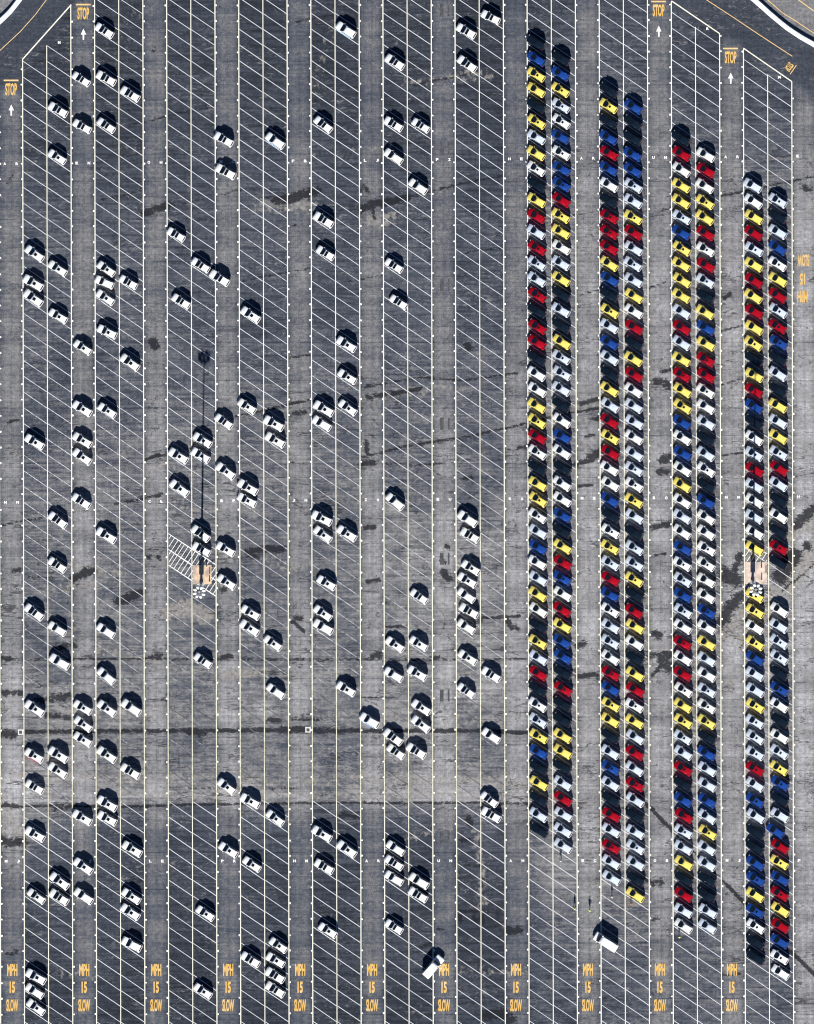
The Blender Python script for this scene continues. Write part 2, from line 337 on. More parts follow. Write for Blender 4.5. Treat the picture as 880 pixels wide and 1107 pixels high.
def build_ground():
    pxs = np.arange(-12, 893, 2.0); pys = np.arange(-12, 1120, 2.0)
    ext = np.array([-20000, -3000, -400, -60.])
    pxs = np.concatenate([ext, pxs, [940, 1280, 3900, 20000]]); pys = np.concatenate([ext, pys, [1170, 1500, 4100, 20000]])
    PX, PY = np.meshgrid(pxs, pys)
    shp = PX.shape
    # wear: 0 fresh dark asphalt, 1 bleached
    prof = np.interp(PY, [-20, 150, 260, 330, 420, 520, 640, 700, 735, 770, 800, 835, 862, 872, 900, 960, 1107],
                         [.04, .10, .24, .22, .34, .42, .46, .52, .70, .80, .52, .66, .98, .42, .16, .10, .05])
    right = sstep(555, 600, PX)
    profr = np.interp(PY, [-20, 100, 200, 260, 400, 700, 900, 1000, 1107], [.12, .22, .42, .58, .68, .72, .62, .42, .25])
    wear = prof * (1 - right) + profr * right
    wear -= .18 * np.exp(-(((PX - 215) / 40) ** 2 + ((PY - 752) / 28) ** 2))
    wear -= .12 * np.exp(-(((PX - 530) / 40) ** 2 + ((PY - 830) / 25) ** 2))
    wear += .45 * np.exp(-(((PX - 10) / 28) ** 2 + ((PY - 880) / 60) ** 2))
    wear += .22 * np.exp(-(((PX - 30) / 40) ** 2 + ((PY - 800) / 60) ** 2))
    wear += .15 * np.exp(-(((PX - 200) / 60) ** 2 + ((PY - 560) / 60) ** 2))
    wear += .3 * sstep(856, 862, PX) * sstep(100, 260, PY)
    wear += .18 * sstep(370, 420, PX) * (1 - right) * sstep(400, 600, PY) * (1 - sstep(868, 874, PY))
    wear = np.clip(wear, 0, 1.15)
    dark = np.zeros(shp); tan = np.zeros(shp)
    for lst, arr in ((CRACKS, dark), (PALES, tan)):
        for pts, w, st in lst:
            if len(pts) == 1: pts = pts * 2
            for a, b in zip(pts[:-1], pts[1:]):
                x0, x1 = min(a[0], b[0]) - w * 3, max(a[0], b[0]) + w * 3
                y0, y1 = min(a[1], b[1]) - w * 3, max(a[1], b[1]) + w * 3
                i0, i1 = np.searchsorted(pxs, [x0, x1]); j0, j1 = np.searchsorted(pys, [y0, y1])
                if i1 <= i0 or j1 <= j0: continue
                sl = (slice(j0, j1), slice(i0, i1))
                d = seg_dist(PX[sl], PY[sl], a, b)
                arr[sl] = np.maximum(arr[sl], st * np.clip(1.12 - d / (w * 1.7), 0, 1))
    # lane zone (1 inside the lot, 0 on the perimeter roads)
    zone = np.ones(shp)
    topL = np.interp(PX, [-60, 24, 77, 90, 700, 713, 777, 803, 856, 900], [110, 86, 3, -5, -5, -3, 36, 51, 90, 118])
    zone = sstep(-14, 8, PY - topL)
    zone[(PX > 3000) | (PX < -2900) | (PY > 4000) | (PY < -2900)] = 0
    def beyond(poly, side):
        best = np.full(shp, 1e9)
        for a, b in zip(poly[:-1], poly[1:]):
            best = np.minimum(best, seg_dist(PX, PY, a, b))
        yy = np.interp(PX, [p[0] for p in poly], [p[1] for p in poly])
        return np.where(PY < yy, sstep(0, 2, best), 0)
    road = np.maximum(np.where(PX < 400, beyond(BAR_L, 0), 0), np.where(PX > 500, beyond(BAR_R, 1), 0))
    nx, ny = len(pxs), len(pys)
    V = np.stack([(PX - CX) * S, (CY - PY) * S, np.zeros(shp)], -1).reshape(-1, 3)
    idx = np.arange(nx * ny).reshape(ny, nx)
    F = np.stack([idx[:-1, :-1], idx[1:, :-1], idx[1:, 1:], idx[:-1, 1:]], -1).reshape(-1, 4)
    me = bpy.data.meshes.new('ground')
    me.vertices.add(len(V)); me.vertices.foreach_set('co', V.ravel())
    me.loops.add(F.size); me.loops.foreach_set('vertex_index', F.ravel().astype(np.int32))
    me.polygons.add(len(F)); me.polygons.foreach_set('loop_start', np.arange(0, F.size, 4, dtype=np.int32))
    me.update(calc_edges=True); me.materials.append(M_ground)
    for nm, arr in (('wear', wear), ('dark', dark), ('tan', tan), ('lanezone', zone), ('road', road)):
        a = me.attributes.new(nm, 'FLOAT', 'POINT'); a.data.foreach_set('value', arr.ravel().astype(np.float32))
    link('ground', me, kind='structure')
def fade_at(px, py):
    if px > 560: return -0.05 if (py > 880 or py < 130) else 0.12
    f = np.interp(py, [0, 200, 250, 420, 520, 640, 700, 735, 780, 800, 850, 872, 900, 1107],
                  [-.12, -.05, .08, .08, .16, .24, .28, .36, .8, .36, .85, .05, -.08, -.12])
    return float(f)
build_ground()

# ------------------------------------------------------------------ painted lines
def strip(g, a, b, w, z, fade=None, n=1, mi=0):
    """painted strip from photo point a to b, w pixels wide"""
    (ax, ay), (bx, by) = a, b
    dx, dy = bx - ax, by - ay; L = math.hypot(dx, dy); ox, oy = -dy / L * w / 2, dx / L * w / 2
    for i in range(n):
        t0, t1 = i / n, (i + 1) / n
        q = [(ax + dx * t0, ay + dy * t0), (ax + dx * t1, ay + dy * t1)]
        vs = [(q[0][0] - ox, q[0][1] - oy), (q[0][0] + ox, q[0][1] + oy), (q[1][0] + ox, q[1][1] + oy), (q[1][0] - ox, q[1][1] - oy)]
        f = fade_at((q[0][0] + q[1][0]) / 2, (q[0][1] + q[1][1]) / 2) if fade is None else fade
        g.add([(wx(p[0]), wy(p[1]), z) for p in vs], [(0, 1, 2, 3)], mi, f)
def polystrip(g, pts, w, z, fade=0.0):
    n = len(pts); vs = []
    for i, p in enumerate(pts):
        a = pts[max(0, i - 1)]; b = pts[min(n - 1, i + 1)]
        dx, dy = b[0] - a[0], b[1] - a[1]; L = math.hypot(dx, dy); ox, oy = -dy / L * w / 2, dx / L * w / 2
        vs += [(wx(p[0] - ox), wy(p[1] - oy), z), (wx(p[0] + ox), wy(p[1] + oy), z)]
    g.add(vs, [(2 * i, 2 * i + 1, 2 * i + 3, 2 * i + 2) for i in range(n - 1)], 0, fade)

TOPS = {0: (64, 49, 5), 9: (1, 29, 36), 10: (53, 80.5, 88), -1: (60, 60, 118)}
ge, gs, gd = Geo(), Geo(), Geo()
for k in range(-1, 12):
    tl, tm, tr = TOPS.get(k, (-14, -14, -14))
    if k == 11: tl = 130
    for off, top in ((0, tl), (26.1, tm), (52.2, tr)):
        if k == 11 and off: continue
        if lx(k, 500) + off < -8: continue
        y = top
        while y < 1120:
            y2 = min(y + 40, 1120)
            j = 0.0
            strip(ge, (lx(k, y) + off + j, y), (lx(k, y2) + off + j, y2), 1.0 if off != 26.1 else 0.85, 0.012, fade=fade_at(lx(k, y), y) * .5)
            y = y2
    if k == 11: continue
    ph = PH(k)
    for n in range(-8, 66):
        y = ph + PITCH * n
        X = lx(k, y)
        a, b, c = (X, y), (X + 26.1, y + PITCH), (X + 52.2, y + 2 * PITCH)
        jl = lambda: R.uniform(-.25, .25)
        if a[1] >= tl - 1 and a[1] < 1110: strip(gs, (a[0] + .6, a[1]), (b[0] - .6, b[1] + jl()), R.uniform(.52, .68), 0.008, n=3)
        if b[1] >= tm - 1 and b[1] < 1110: strip(gs, (b[0] + .6, b[1] + .2), (c[0] - .6, c[1] + jl()), R.uniform(.52, .68), 0.008, n=3)
        yd = y + 8.3
        for off, top, sx in ((0, tl, -1.3), (52.2, tr, 1.3)):
            if yd > top + 2 and yd < 1112 and R.random() > .02:
                px = X + off + sx + R.uniform(-.15, .15); py = yd + R.uniform(-.4, .4); r = R.uniform(.85, 1.15)
                vs = [(wx(px + r * .95 * math.cos(q)), wy(py + r * 1.05 * math.sin(q)), 0.02) for q in [math.pi / 4 * i for i in range(8)]]
                gd.add(vs, [tuple(range(7, -1, -1))], 0, 0)
strip(ge, (24.5, 64), (77, 5), 1.3, .016, fade=0, n=4)
strip(ge, (726, 1), (777.5, 36), 1.2, .016, fade=0, n=3)
strip(ge, (803.6, 52), (855.8, 88), 1.2, .016, fade=0, n=3)
link('edge_lines', ge.mesh('edge_lines', [M_edge]), kind='structure')
link('stall_lines', gs.mesh('stall_lines', [M_white]), kind='structure')
link('stall_marker_dots', gd.mesh('stall_marker_dots', [M_dot]), kind='structure')

gr = Geo()
polystrip(gr, [(-40, 88), (-20, 72), (0, 54.5), (22, 34), (38, 16), (50, 0), (70, -28)], .75, .012)
polystrip(gr, [(735, -20), (764, 0), (790, 16.9), (823, 39), (856.5, 60.8)], .75, .012)
polystrip(gr, [(800, -28), (830, 0), (846, 14), (860, 22.5), (880, 36), (930, 62)], .8, .012)
polystrip(gr, [(830, -24), (863.5, 0), (880, 12), (930, 42)], 1.0, .012)
link('road_lines', gr.mesh('road_lines', [M_yel]), kind='structure')

# hatched no-parking boxes round the light masts
gh = Geo()
def hatch(x0, x1, y0, hgt, mid):
    sl = PITCH / 26.1
    for dy in ([0, hgt / 2, hgt] if mid else [0, hgt]):
        strip(gh, (x0, y0 + dy), (x1, y0 + dy + (x1 - x0) * sl), .75, .012, fade=0)
    # hatch strokes perpendicular to the stall direction
    d = np.array([1.0, sl]); d /= np.linalg.norm(d); nrm = np.array([d[1], -d[0]])
    t = 2.0
    while t < (x1 - x0) * 1.25 + 25:
        base = np.array([x0, y0 + hgt]) + d * t      # on the lower border
        Hn = hgt * d[0]
        a = base.copy(); b = base + nrm * Hn
        # clip to x range
        def clip(p, q):
            pts = []
            for s_ in np.linspace(0, 1, 41):
                w = p + (q - p) * s_
                if x0 <= w[0] <= x1: pts.append(w)
            return (pts[0], pts[-1]) if len(pts) > 2 else None
        c = clip(a, b)
        if c: strip(gh, tuple(c[0]), tuple(c[1]), .6, .020, fade=0)
        t += 4.6
    t = -20
    while t < 2.0:
        base = np.array([x0, y0 + hgt]) + d * t; a = base; b = base + nrm * hgt * d[0]
        pts = [a + (b - a) * s_ for s_ in np.linspace(0, 1, 41)]
        pts = [w for w in pts if x0 <= w[0] <= x1]
        if len(pts) > 2: strip(gh, tuple(pts[0]), tuple(pts[-1]), .6, .020, fade=0)
        t += 4.6
hatch(182.3, 233.4, 577, 34.1, True)
hatch(805.3, 829.5, 583, 30, False)
link('hatched_markings', gh.mesh('hatched_markings', [M_arrow]), kind='structure')

# ------------------------------------------------------------------ painted lettering
def text_mesh(txt, name, w, h, mat, bold=0.02, spacing=1.0):
    cu = bpy.data.curves.new('t', 'FONT'); cu.body = txt; cu.align_x = 'CENTER'; cu.offset = bold; cu.size = 1
    cu.resolution_u = 3; cu.space_character = spacing
    o = bpy.data.objects.new('t', cu); COL.objects.link(o)
    dg = bpy.context.evaluated_depsgraph_get(); dg.update()
    me = bpy.data.meshes.new_from_object(o.evaluated_get(dg))
    bpy.data.objects.remove(o); bpy.data.curves.remove(cu)
    co = np.empty(len(me.vertices) * 3); me.vertices.foreach_get('co', co); co = co.reshape(-1, 3)
    lo, hi = co.min(0), co.max(0)
    co[:, 0] = (co[:, 0] - (lo[0] + hi[0]) / 2) / (hi[0] - lo[0]) * w
    co[:, 1] = (co[:, 1] - (lo[1] + hi[1]) / 2) / (hi[1] - lo[1]) * h
    co[:, 2] = 0
    me.vertices.foreach_set('co', co.ravel()); me.materials.clear(); me.materials.append(mat); me.name = name
    a = me.attributes.new('fade', 'FLOAT', 'POINT'); a.data.foreach_set('value', [0.12 if mat is M_text else 0.0] * len(me.vertices))
    me.update()
    return me
T_stop = text_mesh('STOP', 'stop_lettering', 12.6 * S, 13.2 * S, M_text, .035)
T_slow = text_mesh('SLOW', 'slow_lettering', 12.8 * S, 13.2 * S, M_text, .035)
T_15 = text_mesh('15', 'speed_number', 5.8 * S, 12.4 * S, M_text, .045)
T_mph = text_mesh('MPH', 'mph_lettering', 11 * S, 13 * S, M_text, .035)
def put(me, name, px, py, rot=0, z=.024):
    o = link(name, me, kind='structure'); o.location = (wx(px), wy(py), z); o.rotation_euler[2] = rot; return o
ga = Geo(); r_ = lambda x, y: (x * S, y * S, 0)
ga.add([r_(-.75, -5.5), r_(.75, -5.5), r_(.9, .5), r_(-.9, .5), r_(-2.9, .2), r_(2.9, .2), r_(0, 6.5)], [(0, 1, 2, 3), (4, 5, 6)], 0, -.1)
A_me = ga.mesh('lane_arrow', [M_arrow])
gb = Geo(); gb.add([r_(-8, -.85), r_(8, -.85), r_(8, .85), r_(-8, .85)], [(0, 1, 2, 3)])
B_me = gb.mesh('stop_bar', [M_yel])
for (sx, sy) in ((90, 14.5), (12, 96.5), (712, 11.2), (789.8, 62)):
    put(T_stop, 'stop_lettering', sx, sy); put(B_me, 'stop_bar', sx, sy - 9.6); put(A_me, 'lane_arrow', sx + .2, sy + 23)
o = put(T_stop, 'stop_lettering', 853, 72.4, math.radians(-124.8)); o.scale = (.72, .55, 1)
o = put(B_me, 'stop_bar', 857.5, 75.4, math.radians(-124.8)); o.scale = (.75, .5, 1)
for i in range(11):
    x = 13.3 + 77.8 * i
    put(T_mph, 'mph_lettering', x, 1048.6 - .05 * i); put(T_15, 'speed_number', x, 1067.3); put(T_slow, 'slow_lettering', x, 1086.8)
put(T_slow, 'slow_lettering', 868.5, 281.5, math.pi); put(T_15, 'speed_number', 867.5, 301.5, math.pi); put(T_mph, 'mph_lettering', 867.5, 320.5, math.pi)
SM = {}
def small(ch, px, py, rot=0, sx=2.6, sy=2.9):
    key = (ch,)
    if key not in SM: SM[key] = text_mesh(ch, 'row_letter', 2.9 * S, 3.0 * S, M_arrow, .05)
    put(SM[key], 'row_letter', px, py, rot)
seq = 'ARENOHMCFBLJPZHEARUM'
for row, (yy, ddy) in enumerate(((177, -.75), (543, -.55), (931, -.08))):
    for i in range(12):
        xl = lx(i - 1, yy) + 52.2; xr = lx(i, yy)
        small(seq[(2 * i + row * 3) % 20], xl + 6.2, yy + ddy * i)
        if i < 11: small(seq[(2 * i + 1 + row * 5) % 20], xr - 6.4, yy + ddy * i)
small('M', 64, 46); small('R', 765, 31); small('M', 842.5, 83.5)

# dark rectangular patches in the seventh lane
gp = Geo()
for y in (11, 160, 308, 458, 604, 752, 905):
    for x0, x1 in ((475.5, 479.6), (484, 486)):
        gp.add([(wx(x0), wy(y + 6.5), .004), (wx(x1), wy(y + 6.5), .004), (wx(x1), wy(y - 6.5), .004), (wx(x0), wy(y - 6.5), .004)], [(0, 1, 2, 3)])
M_seal = noisy_mat('sealed_patch', (0.035, 0.037, 0.042), (0.09, 0.088, 0.09), 1.2, .95)
link('sealed_road_patches', gp.mesh('sealed_road_patches', [M_seal]), kind='structure')

# ------------------------------------------------------------------ concrete barriers at the top corners
def barrier(pts, label):
    # smooth the polyline
    P = np.array(pts, float); t = np.arange(len(P)); tt = np.linspace(0, len(P) - 1, (len(P) - 1) * 6 + 1)
    def cr(t0):
        i = min(int(t0), len(P) - 2); f = t0 - i
        p0, p1, p2, p3 = P[max(i - 1, 0)], P[i], P[i + 1], P[min(i + 2, len(P) - 1)]
        return .5 * (2 * p1 + (p2 - p0) * f + (2 * p0 - 5 * p1 + 4 * p2 - p3) * f * f + (3 * p1 - p0 - 3 * p2 + p3) * f ** 3)
    Q = np.array([cr(v) for v in tt]); n = len(Q); g = Geo(); vs = []
    prof = [(-.42, 0), (-.36, .22), (-.33, .58), (-.28, .62), (.28, .62), (.33, .58), (.36, .22), (.42, 0)]
    for i in range(n):
        a, b = Q[max(0, i - 1)], Q[min(n - 1, i + 1)]
        d = np.array([(b[0] - a[0]), -(b[1] - a[1])]); d /= np.linalg.norm(d); nr = np.array([-d[1], d[0]])
        c = np.array([wx(Q[i][0]), wy(Q[i][1])])
        for o_, z in prof: vs.append((*(c + nr * o_), z))
    k = len(prof)
    fs = [(i * k + j, (i + 1) * k + j, (i + 1) * k + j + 1, i * k + j + 1) for i in range(n - 1) for j in range(k - 1)]
    fs += [tuple(range(k)), tuple((n - 1) * k + j for j in range(k - 1, -1, -1))]
    g.add(vs, fs)
    o = link('concrete_barrier', g.mesh('concrete_barrier', [M_conc])); o['label'] = label; o['category'] = 'barrier'; o['group'] = 'low concrete barriers along the perimeter road'
barrier(BAR_L, 'low pale concrete barrier curving across the upper left corner of the lot')
barrier(BAR_R, 'low pale concrete barrier curving across the upper right corner of the lot')
# gutters beside them
gg = Geo()
polystrip(gg, [(p[0] + 1.6, p[1] + 1.8) for p in BAR_L], 2.6, .006)
polystrip(gg, [(p[0] - 1.3, p[1] + 2.0) for p in BAR_R], 2.6, .006)
link('gutter', gg.mesh('gutter', [M_conc]), kind='structure')

# ------------------------------------------------------------------ light masts
def ellipse_pts(cx, cy, r, z, n=16): return [(cx + r * math.cos(2 * math.pi * i / n), cy + r * math.sin(2 * math.pi * i / n), z) for i in range(n)]
def make_mast():
    root = bpy.data.objects.new('light_mast', None); COL.objects.link(root)
    g = Geo(); g.tube([(0, 0, .05), (0, 0, .55)], [.42, .40], 20); link('footing', g.mesh('footing', [M_conc]), root)
    g = Geo(); g.tube([(0, 0, .5), (0, 0, 10), (0, 0, 20), (0, 0, 29.6)], [.27, .22, .17, .12], 16); link('pole', g.mesh('pole', [M_galv], True), root)
    g = Geo(); g.box(-.50, .50, -.34, .34, 1.45, 3.2); g.box(-.56, .56, -.4, .4, 3.2, 3.28); link('control_box', g.mesh('control_box', [M_galv]), root)
    g = Geo(); n = 28
    for rr, z in ((.78, 29.3),):
        pts = ellipse_pts(0, 0, rr, z, n)
        for i in range(n): g.tube([pts[i], pts[(i + 1) % n]], [.05, .05], 6)
    for i in range(4):
        q = math.pi / 2 * i; g.tube([(.12 * math.cos(q), .12 * math.sin(q), 29.4), (.8 * math.cos(q), .8 * math.sin(q), 29.3)], [.04, .04], 6)
    g.tube([(0, 0, 29.2), (0, 0, 29.75)], [.26, .2], 14)
    link('lamp_ring', g.mesh('lamp_ring', [M_galv]), root)
    g = Geo()
    g.tube([(.62, 0, 29.15), (.85, 0, 29.35), (1.1, 0, 29.42), (1.3, 0, 29.38), (1.38, 0, 29.3)], [.12, .3, .34, .27, .1], 14)
    me = g.mesh('floodlight', [M_lampw], True)
    for i in range(8):
        l = link('floodlight', me, root); l.rotation_euler[2] = 2 * math.pi * i / 8 + .3
    return root
def copy_tree(o, parent=None):
    c = o.copy(); COL.objects.link(c)
    if parent is not None: c.parent = parent
    for ch in list(o.children): copy_tree(ch, c)
    return c
mast = make_mast()
mast['category'] = 'light mast'; mast['group'] = 'tall light masts in the lot'
mast2 = copy_tree(mast)
mast.location = (wx(217.6), wy(631), 0); mast['label'] = 'tall floodlight mast on the orange pad among scattered white cars'
mast2.location = (wx(813.6), wy(628.5), 0); mast2['label'] = 'tall floodlight mast on the pinkish pad between the packed rows of cars'
def pad(x0, x1, y0, y1, mat, nm):
    g = Geo(); g.box(wx(x0), wx(x1), wy(y1), wy(y0), 0, .06); link(nm, g.mesh(nm, [mat]), kind='structure')
pad(208.6, 228.6, 611, 631.6, M_pad, 'mast_pad'); pad(805, 829, 607.5, 631.5, M_pad2, 'mast_pad')
g = Geo(); g.tube([(0, 0, 0), (0, 0, .95), (0, 0, 1.03)], [.11, .11, .05], 12); bm_me = g.mesh('bollard', [M_boll])
for i, (x, y, lb) in enumerate([
    (226.5, 629, 'short post on the lower right corner of the orange pad'),
    (226.8, 620.5, 'short post midway up the right edge of the orange pad'),
    (223.4, 612.6, 'short post on the top edge of the orange pad'),
    (229.2, 613.4, 'short post just outside the upper right corner of the orange pad'),
    (823.4, 627, 'short post low on the right half of the pinkish pad'),
    (823.2, 614, 'short post near the top edge of the pinkish pad'),
    (828, 619, 'short post on the right edge of the pinkish pad')]):
    o = link('bollard', bm_me); o.location = (wx(x), wy(y), 0.0); o['label'] = lb; o['category'] = 'bollard'; o['group'] = 'posts guarding the mast pads'
# drain grates on the dark drainage seam
def drain(px, py, lb):
    root = bpy.data.objects.new('drain_grate', None); COL.objects.link(root); root.location = (wx(px), wy(py), 0)
    root['label'] = lb; root['category'] = 'drain'; root['group'] = 'drains on the dark seam'
    g = Geo(); a, b = .58, .34
    for x0, x1, y0, y1 in ((-a, a, b, a), (-a, a, -a, -b), (-a, -b, -b, b), (b, a, -b, b)): g.box(x0, x1, y0, y1, 0, .04)
    link('frame', g.mesh('frame', [M_conc]), root)
    g = Geo(); g.box(-b, b, -b, b, 0, .012)
    for i in range(6): x = -b + .06 + i * .115; g.box(x, x + .04, -b, b, .012, .03)
    link('grate', g.mesh('grate', [M_iron]), root)
drain(333, 789, 'square drain with pale frame on the seam near the lot centre')
drain(22.3, 791.5, 'square drain with pale frame on the seam at the left edge')

# ------------------------------------------------------------------ cars
def rounded_patch(corners, n=5, r=.22):
    """quad (4 corners, in order) with rounded corners, returned as a polygon outline"""
    C = [np.array(c, float) for c in corners]; out = []
    for i in range(4):
        p, a, b = C[i], C[i - 1], C[(i + 1) % 4]
        s1, s2 = p + (a - p) * r, p + (b - p) * r
        for t in np.linspace(0, 1, n):
            out.append((1 - t) ** 2 * s1 + 2 * t * (1 - t) * p + t * t * s2)
    return out
def panel(g, corners, r=.2, mi=0, th=.012):
    """thin rounded panel with real thickness, sitting proud of the shell"""
    o = rounded_patch(corners, 5, r)
    nrm = np.cross(np.array(corners[1], float) - np.array(corners[0], float), np.array(corners[3], float) - np.array(corners[0], float)); nrm /= np.linalg.norm(nrm)
    top = [p + nrm * th for p in o]; bot = [p - nrm * .01 for p in o]; n = len(o)
    fs = [tuple(range(n))] + [(i, n + i, n + (i + 1) % n, (i + 1) % n) for i in range(n)]
    g.add(top + bot, fs, mi)

def loft(g, secs, mi=0):
    k = len(secs[0]); vs = [p for s in secs for p in s]
    fs = [(i * k + j, i * k + (j + 1) % k, (i + 1) * k + (j + 1) % k, (i + 1) * k + j) for i in range(len(secs) - 1) for j in range(k)]
    fs += [tuple(range(k - 1, -1, -1)), tuple((len(secs) - 1) * k + j for j in range(k))]
    g.add(vs, fs, mi)

def car_parts(L=4.25, W=1.74, H=1.5, hood=.24, ws=.17, rear=.045, hoodz=.92, belt=.98, style='plain', boxy=0.0, WSW=.84, WSR=.36, SRW=.25, SRL=.44):
    """returns {part: Geo}; x forward. hood / ws / rear: fractions of length taken by hood, windscreen, rear glass"""
    h = L / 2; w = W / 2
    xw0 = h - hood * L                 # windscreen foot
    xw1 = xw0 - ws * L                 # roof front
    xr1 = -h + rear * L + .18 * (1 - boxy)   # roof rear
    xr0 = -h + .10
    G = {}
    b = Geo()
    def sec(x, ww, zt, ze, zb=.28):
        # ring from bottom left round over the top
        return [(x, -ww * .86, zb), (x, -ww, .45), (x, -ww, ze - .12), (x, -ww * .93, ze), (x, -ww * .6, zt), (x, 0, zt + .015),
                (x, ww * .6, zt), (x, ww * .93, ze), (x, ww, ze - .12), (x, ww, .45), (x, ww * .86, zb), (x, 0, zb - .02)]
    rk = .82 + .12 * boxy
    secs = [sec(h, w * .60 * (1 + .4 * boxy), .60, .56, .34), sec(h - .05, w * .78 * (1 + .15 * boxy), .68, .62, .30), sec(h - .15, w * (.90 + .06 * boxy), hoodz - .20 + .1 * boxy, hoodz - .24 + .1 * boxy),
            sec(h - .36, w * .97, hoodz - .10 + .06 * boxy, hoodz - .14 + .06 * boxy), sec((h - .36 + xw0) / 2, w * .99, hoodz - .03, hoodz - .08), sec(xw0, w, belt - .01, belt - .05),
            sec(0, w, belt, belt - .02), sec(-h + .5, w * .99, belt + .01, belt - .01), sec(-h + .2, w * .93, belt, belt - .03),
            sec(-h + .06, w * .79 * (1 + .17 * boxy), belt - .08, belt - .12), sec(-h, w * .62 * (1 + .3 * boxy), .66, .60, .34)]
    loft(b, secs)
    # cabin shell
    tw = w * (.81 + .07 * boxy); bw = w * .95
    zr = H - .03
    def ring(x, yy, z): return (x, yy, z)
    cab = [(xw0, -bw * .90, belt - .03), (xw0 - .12, -bw, belt - .03), (xr0 + .22, -bw, belt - .03), (xr0, -bw * .74, belt - .03),
           (xr0, bw * .74, belt - .03), (xr0 + .22, bw, belt - .03), (xw0 - .12, bw, belt - .03), (xw0, bw * .90, belt - .03)]
    top = [(xw1, -tw * .92, zr - .02), (xw1 - .12, -tw, zr), (xr1 + .1, -tw, zr), (xr1, -tw * .9, zr - .03),
           (xr1, tw * .9, zr - .03), (xr1 + .1, tw, zr), (xw1 - .12, tw, zr), (xw1, tw * .92, zr - .02)]
    b.add(cab + top, [(i, (i + 1) % 8, 8 + (i + 1) % 8, 8 + i) for i in range(8)] + [tuple(range(8, 16))], 0)
    # wheels, bumpers, lamps inside the body mesh
    for sx in (h - .78, -h + .72):
        for sy in (-1, 1):
            b.tube([(sx, sy * (w - .20), .32), (sx, sy * (w + .005), .32)], [.32, .32], 14, 1)
            b.tube([(sx, sy * (w - .10), .32), (sx, sy * (w + .012), .32)], [.19, .17], 10, 2)
    for sy in (-1, 1):
        b.box(h - .22, h - .03, sy * w * .68 - .15, sy * w * .68 + .15, .56, .66, 3)
        b.box(-h - .005, -h + .1, sy * w * .66 - .12, sy * w * .66 + .12, .62, .80, 4)
        b.box(xw0 - .28, xw0 - .12, sy * (w + .09) - .09, sy * (w + .09) + .09, belt - .04, belt + .12, 0)   # mirror
    b.box(h - .02, h + .03, -w * .5, w * .5, .34, .5, 5); b.box(-h - .04, -h + .02, -w * .62, w * .62, .36, .5, 5)
    G['body'] = b
    g = Geo()   # windscreen: proud of the cabin's front face
    ins = .02
    def lerp(p, q, t): return tuple(p[i] + (q[i] - p[i]) * t for i in range(3))
    A, B_, C_, D = (xw0, -bw * .9, belt - .03), (xw0, bw * .9, belt - .03), (xw1, tw * .92, zr - .02), (xw1, -tw * .92, zr - .02)
    off = .035
    q = lambda p, y, t=off: (p[0] + t * .5, y, p[2] + t)
    panel(g, [q(lerp(A, D, .03), -bw * WSW), q(lerp(B_, C_, .03), bw * WSW), q(lerp(C_, B_, .02), tw * (WSW + .03)), q(lerp(D, A, .02), -tw * (WSW + .03))], WSR, th=.02)
    G['windshield'] = g
    g = Geo()
    A, B_, C_, D = (xr0, bw * .84, belt - .03), (xr0, -bw * .84, belt - .03), (xr1, -tw * .9, zr - .03), (xr1, tw * .9, zr - .03)
    q2 = lambda p, y: (p[0] - .03, y, p[2])
    panel(g, [q2(lerp(A, D, .18), bw * .70), q2(lerp(B_, C_, .18), -bw * .70), q2(lerp(C_, B_, .06), -tw * .76), q2(lerp(D, A, .06), tw * .76)], .2, th=.015)
    G['rear_window'] = g
    for s_, nm in ((-1, 'side_window_a'), (1, 'side_window_b')):
        g = Geo()
        fa, ra = (xw0 - .22, s_ * bw, belt), (xr0 + .3, s_ * bw, belt)
        ft, rt = (xw1 - .16, s_ * tw, zr - .06), (xr1 + .22, s_ * tw, zr - .06)
        pts = [fa, ra, rt, ft] if s_ > 0 else [ra, fa, ft, rt]
        pts = [(p[0], p[1] + s_ * .012, p[2] + .012) for p in pts]
        pts = [pts[0], pts[1], pts[2], pts[3]]
        # orientation: make normal point outward
        nrm = np.cross(np.array(pts[1]) - np.array(pts[0]), np.array(pts[3]) - np.array(pts[0]))
        if nrm[1] * s_ < 0: pts = [pts[1], pts[0], pts[3], pts[2]]
        panel(g, pts, .1, th=.012); G[nm] = g
    g = Geo()   # roof skin, gently crowned
    nx_, ny_ = 7, 7; vs = []
    for i in range(nx_):
        t = i / (nx_ - 1); x = xw1 + (xr1 - xw1) * t
        for j in range(ny_):
            s_ = j / (ny_ - 1) * 2 - 1
            ww = tw * (1 - .08 * (abs(t - .5) * 2) ** 4)
            z = zr + .035 - .035 * (abs(t - .45) * 1.9) ** 2.4 - .030 * abs(s_) ** 2.5 - .05 * max(0, t - .35) ** 2 * (1 - boxy)
            vs.append((x, s_ * ww, z))
    fs = [(i * ny_ + j, i * ny_ + j + 1, (i + 1) * ny_ + j + 1, (i + 1) * ny_ + j) for i in range(nx_ - 1) for j in range(ny_ - 1)]
    g.add(vs, fs); n0 = len(g.v)
    rim = [i for i in range(ny_)] + [i * ny_ + ny_ - 1 for i in range(1, nx_)] + [(nx_ - 1) * ny_ + j for j in range(ny_ - 2, -1, -1)] + [i * ny_ for i in range(nx_ - 2, 0, -1)]
    low = [(g.v[i][0], g.v[i][1], g.v[i][2] - .05) for i in rim]; m0 = len(g.v); g.v += low; g.fd += [0.] * len(low)
    for a in range(len(rim)):
        a2 = (a + 1) % len(rim); g.f.append((rim[a2], rim[a], m0 + a, m0 + a2)); g.m.append(0)
